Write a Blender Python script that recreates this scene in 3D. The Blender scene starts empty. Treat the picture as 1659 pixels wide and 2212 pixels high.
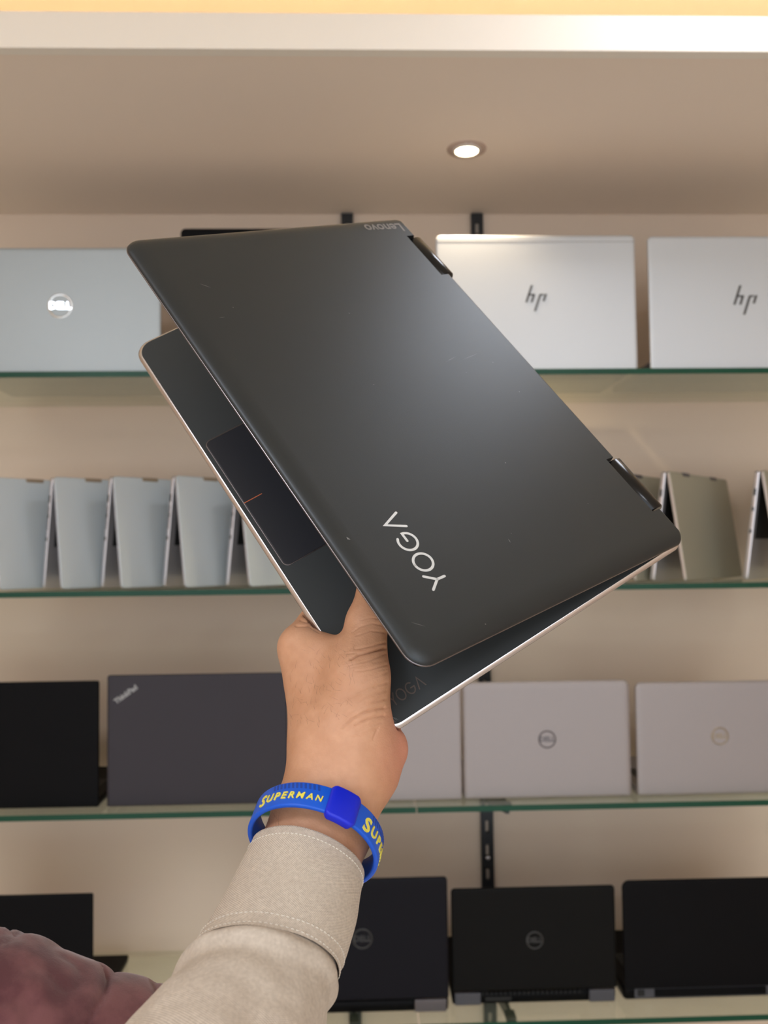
import bpy, bmesh, math, random
import numpy as np
from mathutils import Vector, Matrix

scene = bpy.context.scene
COL = scene.collection
rnd = random.Random(7)

# ------------------------------------------------------------------ camera
W, H, F = 1659.0, 2212.0, 1900.0            # photo frame and focal length in pixels
EYE = 1.50
CAM = Vector((0, 0, EYE))
YAW, PITCH, ROLL = 0.0313, 0.0445, -0.0119
_f = Vector((math.sin(YAW) * math.cos(PITCH), math.cos(YAW) * math.cos(PITCH), math.sin(PITCH)))
_r = Vector((math.cos(YAW), -math.sin(YAW), 0))
_u = _r.cross(_f)
RT = _r * math.cos(ROLL) + _u * math.sin(ROLL)
UP = _u * math.cos(ROLL) - _r * math.sin(ROLL)
FW = _f
cam_data = bpy.data.cameras.new('camera')
cam = bpy.data.objects.new('camera', cam_data)
COL.objects.link(cam)
scene.camera = cam
cm = Matrix((RT, UP, -FW)).transposed().to_4x4()
cm.translation = CAM
cam.matrix_world = cm
cam_data.sensor_fit = 'HORIZONTAL'
cam_data.sensor_width = 36.0
cam_data.lens = F / W * 36.0
cam_data.clip_start = 0.02
cam_data.dof.use_dof = True
cam_data.dof.focus_distance = 0.47
cam_data.dof.aperture_fstop = 15.0

# ------------------------------------------------------------------ world and exposure
world = bpy.data.worlds.new('world')
scene.world = world
world.use_nodes = True
bg = world.node_tree.nodes['Background']
bg.inputs['Color'].default_value = (0.86, 0.93, 1.0, 1)      # daylight through the open shop front
bg.inputs['Strength'].default_value = 2.3
vs = scene.view_settings
vs.view_transform = 'Standard'
vs.look = 'None'
vs.gamma = 1.0
vs.use_curve_mapping = False
vs.exposure = 0.0
CEIL_LAMP = 15.5          # emission of the ceiling panels
LED_POWER = 14.0
SPOT_POWER = 13.0


def P(px, py, z):
    """point at pixel px, py at camera depth z (metres)"""
    return CAM + (RT * ((px - W / 2) / F) - UP * ((py - H / 2) / F) + FW) * z


def onY(px, py, Y):
    d = P(px, py, 1.0) - CAM
    return CAM + d * (Y / d.y)


def onZ(px, py, Z):
    d = P(px, py, 1.0) - CAM
    return CAM + d * ((Z - EYE) / d.z)


# ------------------------------------------------------------------ helpers
def lin(c):
    if isinstance(c, str):
        c = [int(c[i:i + 2], 16) / 255 for i in (0, 2, 4)]
    return tuple((v / 12.92 if v <= 0.04045 else ((v + 0.055) / 1.055) ** 2.4) for v in c) + (1.0,)


class NT:
    def __init__(self, name):
        self.m = bpy.data.materials.new(name)
        self.m.use_nodes = True
        self.t = self.m.node_tree
        self.b = self.t.nodes['Principled BSDF']
        self.out = self.t.nodes['Material Output']

    def n(self, typ, **kw):
        nd = self.t.nodes.new(typ)
        for k, v in kw.items():
            if k in nd.inputs:
                nd.inputs[k].default_value = v
            else:
                setattr(nd, k, v)
        return nd

    def l(self, a, b):
        self.t.links.new(a, b)

    def math(self, op, a, b=None, c=None):
        nd = self.n('ShaderNodeMath', operation=op)
        for i, v in enumerate((a, b, c)):
            if v is None:
                continue
            if isinstance(v, (int, float)):
                nd.inputs[i].default_value = v
            else:
                self.l(v, nd.inputs[i])
        return nd.outputs[0]

    def mix(self, fac, a, b, blend='MIX'):
        nd = self.n('ShaderNodeMix', data_type='RGBA', blend_type=blend)
        for i, v in ((0, fac), (6, a), (7, b)):
            if isinstance(v, (int, float, tuple)):
                nd.inputs[i].default_value = v
            else:
                self.l(v, nd.inputs[i])
        return nd.outputs[2]


MATS = {}


def mat(name, color, rough=0.5, metal=0.0, var=0.04, scale=30.0, bump=0.0, bscale=400.0, spec=0.5, speck=0.0, coat=0.0):
    if name in MATS:
        return MATS[name]
    k = NT(name)
    tc = k.n('ShaderNodeTexCoord')
    no = k.n('ShaderNodeTexNoise', Scale=scale, Detail=4.0)
    k.l(tc.outputs['Object'], no.inputs['Vector'])
    c = lin(color) if not (isinstance(color, tuple) and len(color) == 4) else color
    lo = tuple(v * (1 - var) for v in c[:3]) + (1,)
    hi = tuple(min(1, v * (1 + var)) for v in c[:3]) + (1,)
    col = k.mix(no.outputs['Fac'], lo, hi)
    if speck > 0:
        vo = k.n('ShaderNodeTexVoronoi', Scale=95.0)
        k.l(tc.outputs['Object'], vo.inputs['Vector'])
        n2 = k.n('ShaderNodeTexNoise', Scale=37.0, Detail=1.0)
        k.l(tc.outputs['Object'], n2.inputs['Vector'])
        near = k.math('LESS_THAN', vo.outputs['Distance'], 0.032)
        some = k.math('GREATER_THAN', n2.outputs['Fac'], 0.56)
        col = k.mix(k.math('MULTIPLY', k.math('MULTIPLY', near, some), speck), col, (0.32, 0.32, 0.32, 1))
    k.l(col, k.b.inputs['Base Color'])
    k.b.inputs['Roughness'].default_value = rough
    k.b.inputs['Metallic'].default_value = metal
    k.b.inputs['Specular IOR Level'].default_value = spec
    k.b.inputs['Coat Weight'].default_value = coat
    if bump > 0:
        n3 = k.n('ShaderNodeTexNoise', Scale=bscale, Detail=2.0)
        k.l(tc.outputs['Object'], n3.inputs['Vector'])
        bp = k.n('ShaderNodeBump', Strength=bump, Distance=0.001)
        k.l(n3.outputs['Fac'], bp.inputs['Height'])
        k.l(bp.outputs['Normal'], k.b.inputs['Normal'])
    MATS[name] = k.m
    return k.m


def emit(name, color, strength):
    k = NT(name)
    e = k.n('ShaderNodeEmission', Color=lin(color), Strength=strength)
    k.l(e.outputs[0], k.out.inputs['Surface'])
    return k.m


def link(name, me, m=None, parent=None, mw=None):
    o = bpy.data.objects.new(name, me)
    COL.objects.link(o)
    if m is not None:
        me.materials.clear()
        me.materials.append(m)
    if parent is not None:
        o.parent = parent
    if mw is not None:
        o.matrix_local = mw
    return o


def tag(o, label, cat=None, group=None, kind=None):
    if label:
        o['label'] = label
    if cat:
        o['category'] = cat
    if group:
        o['group'] = group
    if kind:
        o['kind'] = kind
    return o


def empty(name, label, cat, mw, group=None):
    o = bpy.data.objects.new(name, None)
    COL.objects.link(o)
    o.matrix_world = mw
    o.empty_display_size = 0.05
    return tag(o, label, cat, group)


def mesh(verts, faces, smooth=False, name='mesh'):
    me = bpy.data.meshes.new(name)
    me.from_pydata([tuple(v) for v in verts], [], faces)
    me.validate()
    if smooth:
        me.polygons.foreach_set('use_smooth', [True] * len(me.polygons))
    me.update()
    return me


def boxes(lst):
    """one mesh out of axis-aligned boxes (x0,x1,y0,y1,z0,z1)"""
    v, f = [], []
    for x0, x1, y0, y1, z0, z1 in lst:
        b = len(v)
        v += [(x0, y0, z0), (x1, y0, z0), (x1, y1, z0), (x0, y1, z0), (x0, y0, z1), (x1, y0, z1), (x1, y1, z1), (x0, y1, z1)]
        f += [tuple(b + i for i in q) for q in ((0, 3, 2, 1), (4, 5, 6, 7), (0, 1, 5, 4), (1, 2, 6, 5), (2, 3, 7, 6), (3, 0, 4, 7))]
    return mesh(v, f)


def bevel_box(x0, x1, y0, y1, z0, z1, b=0.001, seg=2):
    bm = bmesh.new()
    bmesh.ops.create_cube(bm, size=1)
    for v in bm.verts:
        v.co = Vector(((x0 + x1) / 2 + v.co.x * (x1 - x0), (y0 + y1) / 2 + v.co.y * (y1 - y0), (z0 + z1) / 2 + v.co.z * (z1 - z0)))
    bmesh.ops.bevel(bm, geom=bm.edges[:], offset=b, segments=seg, profile=0.6, affect='EDGES')
    me = bpy.data.meshes.new('box')
    bm.to_mesh(me)
    bm.free()
    return me


def rrect(x0, x1, y0, y1, rad, n=8):
    """rounded rectangle outline, rad = radii at (x0y0, x1y0, x1y1, x0y1)"""
    out = []
    cs = ((x0, y0, 1, 1, 180), (x1, y0, -1, 1, 270), (x1, y1, -1, -1, 0), (x0, y1, 1, -1, 90))
    for (cx, cy, sx, sy, a0), r in zip(cs, rad):
        r = max(r, 0.0002)
        for i in range(n + 1):
            a = math.radians(a0 + 90 * i / n)
            out.append((cx + sx * r + r * math.cos(a), cy + sy * r + r * math.sin(a)))
    return out


def slab(w, h, rings, rad, y0k=1.0, caps=(True, True), smooth=True):
    """rounded slab 0..w x 0..h; rings = (inset, z) from one face to the other"""
    v, f = [], []
    n = None
    for ins, z in rings:
        pl = rrect(ins, w - ins, ins * y0k, h - ins, [r - ins * 0.8 for r in rad])
        n = len(pl)
        v += [(x, y, z) for x, y in pl]
    for k in range(len(rings) - 1):
        for i in range(n):
            j = (i + 1) % n
            f.append((k * n + i, (k + 1) * n + i, (k + 1) * n + j, k * n + j))
    if caps[0]:
        f.append(tuple(range(n)))
    if caps[1]:
        f.append(tuple(reversed(range((len(rings) - 1) * n, len(rings) * n))))
    me = mesh(v, f)
    if smooth:
        for p in me.polygons:
            p.use_smooth = len(p.vertices) == 4
    return me


def text_mesh(body, size, extrude=0.0, shear=0.0, align='CENTER', offset=0.0):
    cu = bpy.data.curves.new('txt', 'FONT')
    cu.body = body
    cu.size = size
    cu.extrude = extrude
    cu.shear = shear
    cu.offset = offset
    cu.align_x = align
    cu.align_y = 'CENTER'
    cu.resolution_u = 3
    o = bpy.data.objects.new('txt', cu)
    COL.objects.link(o)
    dg = bpy.context.evaluated_depsgraph_get()
    dg.update()
    me = bpy.data.meshes.new_from_object(o.evaluated_get(dg))
    bpy.data.objects.remove(o)
    bpy.data.curves.remove(cu)
    return me


def join_meshes(lst):
    """[(mesh, matrix)] -> one mesh"""
    bm = bmesh.new()
    for me, mw in lst:
        b2 = bmesh.new()
        b2.from_mesh(me)
        bmesh.ops.transform(b2, matrix=mw, verts=b2.verts)
        t = bpy.data.meshes.new('t')
        b2.to_mesh(t)
        b2.free()
        bm.from_mesh(t)
        bpy.data.meshes.remove(t)
    me = bpy.data.meshes.new('joined')
    bm.to_mesh(me)
    bm.free()
    return me


def stroke(lines, wd, t):
    """flat round-ended strokes in XY, thickness t downwards in -Z..0 -> mesh"""
    v, f = [], []
    for pts in lines:
        pts = [Vector((x, y)) for x, y in pts]
        left, right = [], []
        for i, p in enumerate(pts):
            if i == 0:
                d = (pts[1] - p).normalized()
            elif i == len(pts) - 1:
                d = (p - pts[i - 1]).normalized()
            else:
                d = ((pts[i + 1] - p).normalized() + (p - pts[i - 1]).normalized()).normalized()
            nn = Vector((-d.y, d.x)) * wd / 2
            if 0 < i < len(pts) - 1:
                c = abs(d.dot((pts[i + 1] - p).normalized()))
                nn = nn / max(c, 0.45)
            left.append(p + nn)
            right.append(p - nn)
        d1 = (pts[-1] - pts[-2]).normalized()
        d0 = (pts[0] - pts[1]).normalized()

        def cap(c, d):
            a = math.atan2(d.y, d.x)
            return [c + Vector((math.cos(a + q), math.sin(a + q))) * wd / 2 for q in (math.radians(x) for x in (60, 30, 0, -30, -60))]
        m = len(left)
        for z in (0.0, -t):
            for p in left + right:
                v.append((p.x, p.y, z))
        b = len(v) - 4 * m
        for i in range(m - 1):
            f.append((b + i, b + i + 1, b + m + i + 1, b + m + i))
            f.append((b + 2 * m + i, b + 3 * m + i, b + 3 * m + i + 1, b + 2 * m + i + 1))
            f.append((b + i, b + 2 * m + i, b + 2 * m + i + 1, b + i + 1))
            f.append((b + m + i, b + m + i + 1, b + 3 * m + i + 1, b + 3 * m + i))
        for c, d, a1, a2 in ((pts[-1], d1, left[-1], right[-1]), (pts[0], d0, right[0], left[0])):
            ring = [a1] + cap(c, d) + [a2]
            b2 = len(v)
            for z in (0.0, -t):
                v += [(p.x, p.y, z) for p in ring]
            q = len(ring)
            f.append(tuple(range(b2, b2 + q)))
            f.append(tuple(reversed(range(b2 + q, b2 + 2 * q))))
            for i in range(q - 1):
                f.append((b2 + i, b2 + q + i, b2 + q + i + 1, b2 + i + 1))
    return mesh(v, f)


def arc(cx, cy, rx, ry, a0, a1, n=28):
    return [(cx + rx * math.cos(math.radians(a0 + (a1 - a0) * i / n)), cy + ry * math.sin(math.radians(a0 + (a1 - a0) * i / n))) for i in range(n + 1)]


def frame(o, x, y, z):
    m = Matrix((x, y, z)).transposed().to_4x4()
    m.translation = o
    return m


# ------------------------------------------------------------------ materials
M_wall = mat('wall_paint', 'dcc7b3', 0.75, var=0.02, scale=3, bump=0.05, bscale=250)
M_soffit = mat('soffit_paint', 'f0dfd0', 0.8, var=0.015, scale=2, bump=0.04, bscale=200)
M_fascia = mat('fascia_paint', 'efe6da', 0.6, var=0.01, scale=3)
M_ceil = mat('ceiling_paint', 'f0e6d2', 0.8, var=0.01, scale=2)
M_floor = mat('floor_tile', 'd8d0c6', 0.35, var=0.06, scale=4)
M_black_steel = mat('black_steel', '17171a', 0.45, var=0.1)
M_silver = mat('silver_lid', 'c3c6ca', 0.42, 0.35, var=0.012, scale=8)
M_silver_cool = mat('silver_cool_lid', 'a3aaad', 0.42, 0.35, var=0.03, scale=8)
M_silver_warm = mat('silver_warm_lid', '978f8e', 0.45, 0.35, var=0.015, scale=8)
M_silver_blue = mat('silver_blue_shell', 'bcc5ca', 0.45, 0.25, var=0.02, scale=10)
M_olive = mat('olive_grey_shell', '9d9987', 0.45, 0.3, var=0.03, scale=10)
M_edge = mat('silver_edge', 'd8d4d8', 0.3, 0.8, var=0.02)
M_black = mat('black_shell', '060507', 0.5, var=0.15, scale=20, spec=0.1)
M_darkviolet = mat('dark_violet_lid', '312d34', 0.5, var=0.05, scale=12, spec=0.3)
M_blackbrown = mat('black_soft_lid', '0d0c0b', 0.5, var=0.1, spec=0.1)
M_rubber = mat('black_rubber', '0b0b0c', 0.7, var=0.1)
M_screen = mat('screen_glass', '050506', 0.08, var=0.0)
M_grey_trim = mat('grey_trim', '4a494f', 0.45, 0.3, var=0.05)
M_logo_dark = mat('logo_dark', '4c4b49', 0.35, 0.4, var=0.02)
M_logo_chrome = mat('logo_chrome', 'e8ecef', 0.12, 1.0, var=0.0)
M_logo_grey = mat('logo_grey', '5e585a', 0.35, 0.4, var=0.02)
M_logo_tan = mat('logo_tan', '9a8b78', 0.35, 0.5, var=0.02)
M_logo_dim = mat('logo_dim', '3b3b3b', 0.4, 0.5, var=0.02)
M_think = mat('logo_pewter', '8d8a88', 0.35, 0.4, var=0.1, scale=200)
M_key = mat('key_black', '161617', 0.55, var=0.05)
M_lid = mat('charcoal_metal_lid', '3d4042', 0.41, 0.7, var=0.08, scale=9, bump=0.06, bscale=2600, speck=0.55)
M_deck = mat('charcoal_deck', '393c3d', 0.5, 0.5, var=0.05, scale=20, bump=0.04, bscale=2500)
M_pad = mat('touchpad_glass', '23242a', 0.35, 0.1, var=0.03)
M_trim = mat('polished_chamfer', 'd9d4d6', 0.22, 1.0, var=0.02)
M_dark_trim = mat('dark_chamfer', '8d8688', 0.28, 1.0, var=0.02)
M_hinge = mat('hinge_black_gloss', '141315', 0.2, 0.3, var=0.02)
M_white_print = mat('white_print', 'd8dadb', 0.35, 0.3, var=0.03)
M_brown_print = mat('brown_print', '5f534d', 0.4, 0.3, var=0.03)
M_grey_print = mat('grey_print', '7a7572', 0.4, 0.3, var=0.03)
M_orange = mat('orange_print', 'c4683c', 0.5, var=0.02)
M_white_plastic = mat('white_plastic', 'd8cfc8', 0.45, var=0.02)


def carbon():
    k = NT('carbon_weave_lid')
    tc = k.n('ShaderNodeTexCoord')
    sp = k.n('ShaderNodeSeparateXYZ')
    k.l(tc.outputs['Object'], sp.inputs[0])
    s = k.math('ADD', sp.outputs[0], sp.outputs[1])
    w = k.math('SINE', k.math('MULTIPLY', s, 1150.0))
    g = k.math('GREATER_THAN', w, 0.1)
    k.l(k.mix(g, lin('08070c'), lin('15141c')), k.b.inputs['Base Color'])
    k.b.inputs['Roughness'].default_value = 0.45
    k.b.inputs['Specular IOR Level'].default_value = 0.12
    return k.m


M_carbon = carbon()


def glass_mat():
    k = NT('shelf_glass')
    tr = k.n('ShaderNodeBsdfTransparent', Color=(0.93, 0.965, 0.92, 1))
    gl = k.n('ShaderNodeBsdfGlossy', Color=(0.95, 1, 0.96, 1), Roughness=0.03)
    ge = k.n('ShaderNodeNewGeometry')
    dt = k.n('ShaderNodeVectorMath', operation='DOT_PRODUCT')
    k.l(ge.outputs['Normal'], dt.inputs[0])
    k.l(ge.outputs['Incoming'], dt.inputs[1])
    graz = k.math('SUBTRACT', 1.0, k.math('ABSOLUTE', dt.outputs['Value']))
    refl = k.math('MULTIPLY_ADD', k.math('POWER', graz, 5.0), 0.96, 0.04)      # thin-pane reflectance
    tc = k.n('ShaderNodeTexCoord')
    no = k.n('ShaderNodeTexNoise', Scale=12.0, Detail=3.0)
    k.l(tc.outputs['Object'], no.inputs['Vector'])
    df = k.n('ShaderNodeBsdfDiffuse', Color=lin('b9c4a8'))
    m0 = k.n('ShaderNodeMixShader')
    k.l(k.math('MULTIPLY_ADD', no.outputs['Fac'], 0.08, 0.02), m0.inputs[0])   # thin dust film
    k.l(tr.outputs[0], m0.inputs[1])
    k.l(df.outputs[0], m0.inputs[2])
    mx = k.n('ShaderNodeMixShader')
    k.l(refl, mx.inputs[0])
    k.l(m0.outputs[0], mx.inputs[1])
    k.l(gl.outputs[0], mx.inputs[2])
    k.l(mx.outputs[0], k.out.inputs['Surface'])
    return k.m


M_glass = glass_mat()
M_glass_edge = mat('glass_green_edge', '08402c', 0.3, var=0.25, scale=6, spec=0.25)

# ------------------------------------------------------------------ room
YB, YF, YS = 1.72, 1.4351, 1.1438
ZS = EYE + 0.6687
SH = [EYE + z for z in (0.2885, -0.0682, -0.4223, -0.7638)]    # glass undersides
GT = 0.010
XL, XR, YFRONT = -2.3, 2.3, -3.2
ZC = EYE + 0.93


def struct(name, me, m, label, parent=None):
    o = link(name, me, m, parent)
    tag(o, label, None, None, 'structure')
    return o


struct('wall_back', boxes([(XL, XR, YB, YB + 0.1, 0, ZC)]), M_wall, 'beige painted back wall behind the glass shelves')
struct('wall_left', boxes([(XL - 0.1, XL, YFRONT, YB, 0, ZC)]), M_wall, 'beige painted side wall on the left')
struct('wall_right', boxes([(XR, XR + 0.1, YFRONT, YB, 0, ZC)]), M_wall, 'beige painted side wall on the right')
struct('floor', boxes([(XL, XR, YFRONT, YB, -0.1, 0)]), M_floor, 'pale floor of the shop')
struct('ceiling', boxes([(XL, XR, YFRONT, YB, ZC, ZC + 0.1)]), M_ceil, 'cream ceiling washed by warm cove light')
struct('trim_1', boxes([(XL, XR, YS + 0.018, YB, ZS, ZS + 0.016)]), M_soffit, 'beige underside of the dropped soffit')
zft = onY(830, 29, YS).z
fa = bevel_box(XL, XR, YS, YS + 0.018, ZS - 0.0005, zft, 0.0012)
struct('trim_2', fa, M_fascia, 'cream front fascia of the dropped soffit')

# LED strip lying in the trough above the soffit
zt = ZS + 0.016
led = empty('led_strip', 'warm LED strip lying in the cove above the soffit', 'light strip', Matrix.Translation((0, YS + 0.19, zt)))
link('strip_base', boxes([(XL + 0.05, XR - 0.05, -0.006, 0.006, 0, 0.003)]), M_white_plastic, led)
link('light_line', boxes([(XL + 0.05, XR - 0.05, -0.004, 0.004, 0.003, 0.005)]), emit('led_warm', 'ffe0ae', LED_POWER * 3.2), led)


def revolve(prof, n=40):
    v, f = [], []
    for r, z in prof:
        v += [(r * math.cos(2 * math.pi * i / n), r * math.sin(2 * math.pi * i / n), z) for i in range(n)]
    for k in range(len(prof) - 1):
        for i in range(n):
            j = (i + 1) % n
            f.append((k * n + i, k * n + j, (k + 1) * n + j, (k + 1) * n + i))
    return mesh(v, f, True)


def disc(r, n=40):
    return mesh([(r * math.cos(2 * math.pi * i / n), r * math.sin(2 * math.pi * i / n), 0) for i in range(n)], [tuple(range(n))])


dl = onZ(1008, 322, ZS)
down = empty('downlight', 'small round recessed downlight glowing in the beige soffit', 'lamp', Matrix.Translation(dl))
link('trim_ring', revolve([(0.0330, 0.0), (0.0325, -0.0012), (0.0270, -0.0022), (0.0235, -0.0022)]), mat('downlight_ring', 'b9a294', 0.5), down)
link('inner_ring', revolve([(0.0235, -0.0022), (0.0228, -0.0045), (0.0195, -0.0050), (0.0185, -0.0030)]), M_white_plastic, down)
for sx in (-0.004, 0.004):
    link('clip', bevel_box(sx - 0.0022, sx + 0.0022, -0.0275, -0.0215, -0.0045, -0.0022, 0.0006), M_white_plastic, down)
lens = link('lens', disc(0.0188), emit('downlight_glow', 'ffe2b0', 26.0), down, Matrix.Translation((0, 0, -0.0036)) @ Matrix.Rotation(math.pi, 4, 'X'))
sd = bpy.data.lights.new('downlight_beam', 'SPOT')
sd.energy = SPOT_POWER
sd.color = (1.0, 0.80, 0.55)
sd.spot_size = math.radians(110)
sd.spot_blend = 0.8
sd.shadow_soft_size = 0.018
so = bpy.data.objects.new('beam', sd)
COL.objects.link(so)
so.parent = down
so.location = (0, 0, -0.012)

# ceiling panels of the room (behind and above the photographer)
M_panel = emit('panel_glow', 'f1f5ff', CEIL_LAMP)
for i, (x, y, sx, sy, lab) in enumerate(((0.54, 0.84, 0.15, 0.15, 'square ceiling light panel above the held laptop'),
                                         (-0.95, -0.55, 0.30, 0.30, 'square ceiling light panel to the left behind the camera'),
                                         (0.75, -1.5, 0.30, 0.30, 'square ceiling light panel far behind the camera'))):
    e = empty('ceiling_light', lab, 'lamp', Matrix.Translation((x, y, ZC)), 'ceiling light panels')
    link('frame', boxes([(-sx, sx, -sy, -sy + 0.02, -0.012, 0), (-sx, sx, sy - 0.02, sy, -0.012, 0),
                         (-sx, -sx + 0.02, -sy + 0.02, sy - 0.02, -0.012, 0), (sx - 0.02, sx, -sy + 0.02, sy - 0.02, -0.012, 0)]), M_white_plastic, e)
    link('diffuser', mesh([(-sx + .02, -sy + .02, -0.006), (-sx + .02, sy - .02, -0.006), (sx - .02, sy - .02, -0.006), (sx - .02, -sy + .02, -0.006)], [(0, 1, 2, 3)]), M_panel, e)

# ------------------------------------------------------------------ rails, brackets, glass shelves
ORD = ['topmost', 'second', 'third', 'lowest']
XJ = onY(900, 1748, YF).x
rails = [onY(750, 465, YB).x, onY(1029, 480, YB).x]
for xr, lab in zip(rails, ('black slotted wall rail, its top end just left of the held laptop\'s hinge corner',
                           'black slotted wall rail rising behind the right group of laptops')):
    hw = 0.0118
    r = empty('wall_rail', lab, 'rail', Matrix.Translation((xr, YB, 0.35)), 'black slotted wall rails')
    hgt = ZS - 0.35 - 0.002
    lst = [(-hw, -0.0035, -0.012, 0, 0, hgt), (0.0035, hw, -0.012, 0, 0, hgt)]
    z = 0.0
    while z < hgt:
        lst.append((-0.0035, 0.0035, -0.012, 0, z, min(hgt, z + 0.022)))
        z += 0.045
    link('channel', boxes(lst), M_black_steel, r)
    for zz in (0.30, 0.56, 0.95, 1.30, 1.62):
        s = revolve([(0.0, -0.002), (0.003, -0.0018), (0.0042, 0.0)], 14)
        link('screw', s, M_edge, r, Matrix.Translation((0, -0.0125, zz)) @ Matrix.Rotation(math.radians(90), 4, 'X') @ Matrix.Scale(-1, 4, (0, 0, 1)))

for si, zs in enumerate(SH):
    for ri, xr in enumerate(rails):
        side = ('left', 'right')[ri]
        b = empty('shelf_bracket', 'black steel bracket on the %s rail carrying the %s glass shelf' % (side, ORD[si]), 'bracket',
                  Matrix.Translation((xr, YB - 0.0125, zs)), 'shelf brackets')
        L = YB - 0.0125 - YF - 0.035
        prof = [(0, 0), (-L, 0), (-L, -0.014), (-L + 0.02, -0.018), (0, -0.062)]
        v = [(x, y, z - 0.0005) for x in (-0.003, 0.003) for y, z in prof]
        n = len(prof)
        f = [tuple(range(n)), tuple(reversed(range(n, 2 * n)))] + [(i, i + n, (i + 1) % n + n, (i + 1) % n) for i in range(n)]
        link('arm', mesh(v, f), M_black_steel, b)
        link('front_clip', boxes([(-0.008, 0.008, -L - 0.004, -L + 0.022, -0.009, -0.0005)]), M_rubber, b)
    for pi, (xa, xb) in enumerate(((XL + 0.01, XJ - 0.0012), (XJ + 0.0012, XR - 0.01))):
        side = ('left', 'right')[pi]
        g = empty('glass_shelf', '%s clear glass shelf with green edge, %s pane' % (ORD[si], side), 'shelf', Matrix.Translation((0, YF, zs)), 'glass shelves')
        dep = YB - YF - 0.0005
        v = [(xa, 0, 0), (xb, 0, 0), (xb, dep, 0), (xa, dep, 0), (xa, 0, GT), (xb, 0, GT), (xb, dep, GT), (xa, dep, GT)]
        link('pane', mesh(v, [(0, 3, 2, 1), (4, 5, 6, 7)]), M_glass, g)
        link('edge', boxes([(xa, xb, -0.0004, 0.0, 0.0004, GT - 0.0004)]), M_glass_edge, g)


# ------------------------------------------------------------------ shelf laptops
def ring_mesh(ro, ri, t, n=48):
    return revolve([(ro, 0), (ro, t), (ri, t), (ri, 0)], n)


def logo_round(parent, mw, size, m, m2):
    """ring with four letters, lying in XY facing +Z"""
    e = link('logo', ring_mesh(size, size * 0.84, 0.0006), m, parent, mw)
    link('letters', text_mesh('DELL', size * 0.78, 0.0003, offset=size * 0.022), m2, e, Matrix.Translation((0, 0, 0.0004)))


def logo_hp(parent, mw, h, m):
    """four slanted bars"""
    s = 0.34   # slant
    def bar(x, y0, y1, w=0.085):
        return [(x + s * y0, y0), (x + w + s * y0, y0), (x + w + s * y1, y1), (x + s * y1, y1)]
    polys = [bar(-0.40, -0.16, 0.5), bar(-0.20, -0.16, 0.14), bar(0.04, -0.5, 0.14), bar(0.25, -0.12, 0.16),
             [(-0.36 + s * .10, .10), (-0.12 + s * .10, .10), (-0.12 + s * .16, .16), (-0.36 + s * .16, .16)],
             [(0.06 + s * .10, .10), (0.22 + s * .10, .10), (0.22 + s * .16, .16), (0.06 + s * .16, .16)]]
    v, f = [], []
    for p in polys:
        b = len(v)
        v += [(x * h, y * h, 0.0) for x, y in p] + [(x * h, y * h, 0.0005) for x, y in p]
        f += [(b + 4, b + 5, b + 6, b + 7)] + [(b + i, b + (i + 1) % 4, b + 4 + (i + 1) % 4, b + 4 + i) for i in range(4)]
    link('logo', mesh(v, f), m, parent, mw)


def keyboard_mesh(w, d):
    v = []
    rows, cols = 6, 14
    pw, pd = w / cols, d / rows
    for r in range(rows):
        for c in range(cols):
            v.append((c * pw + pw * .07, c * pw + pw * .93, r * pd + pd * .07, r * pd + pd * .93, 0, 0.0012))
    return boxes(v)


def shelf_laptop(label, shelf, x0, x1, yt, Y, m, base_t=0.016, lid_gap=0.001, rad=0.008, base_m=None, lean=0.0, group=None, face=0.006, y0px=None, base_d=0.215):
    """laptop opened with its lid towards the shop and its base behind; returns (root, lid, place) where place(px,py)->lid matrix"""
    zs = SH[shelf] + GT + 0.0004
    a, c = onY(x0, yt + 130, Y), onY(x1, yt + 130, Y)
    w = c.x - a.x
    zt = onY((x0 + x1) / 2, yt, Y).z
    root = empty('laptop', label, 'laptop', Matrix.Translation((a.x, Y, zs)), group)
    base_m = base_m or m
    lt = 0.0055
    # base: local X right, Y back, Z up
    bs = slab(w, base_d, [(0.003, 0.0), (0.0008, 0.002), (0.0, base_t * .55), (0.0004, base_t - 0.002), (0.002, base_t - 0.0015)], [rad * .6] * 4)
    base = link('base', bs, base_m, root, Matrix.Translation((0, lt + 0.002, 0.0)))
    link('keyboard', keyboard_mesh(w * 0.88, base_d * 0.42), M_key, base, Matrix.Translation((w * .06, base_d * 0.12, base_t - 0.0014)))['kind'] = 'stuff'
    link('touchpad', slab(w * .36, base_d * .3, [(0, 0), (0.0003, 0.0004)], [0.003] * 4), M_pad, base, Matrix.Translation((w * .32, base_d * .62, base_t - 0.0014)))
    # lid: local X right, Y up, Z towards the viewer
    lh = zt - zs - lid_gap
    rings = [(0.0012, -lt), (0.0, -lt + 0.001), (0.0, -0.0018), (0.0007, -0.0006), (face * .5, -0.0001), (face, 0.0)]
    lid = link('lid', slab(w, lh, rings, [rad * .5, rad * .5, rad, rad], 0.4), m, root,
               Matrix.Translation((0, 0, lid_gap)) @ Matrix.Rotation(math.radians(90 - lean), 4, 'X'))
    link('screen', slab(w - .012, lh - .02, [(0, -lt - 0.0003), (0.0002, -lt - 0.0006)], [0.003] * 4), M_screen, lid, Matrix.Translation((.006, .012, 0)))
    for hx in (w * .14, w * .78):
        link('hinge', bevel_box(hx, hx + w * .08, 0.0005, 0.006, base_t - .004, base_t + .004, 0.001), M_black if base_m in (M_black, M_blackbrown, M_carbon, M_darkviolet) else M_grey_trim, root, Matrix.Translation((0, lt, 0)))

    def place(px, py):
        q = onY(px, py, Y)
        return Matrix.Translation((q.x - a.x, q.z - zs - lid_gap, 0.0))
    return root, lid, place, w, lh


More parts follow.
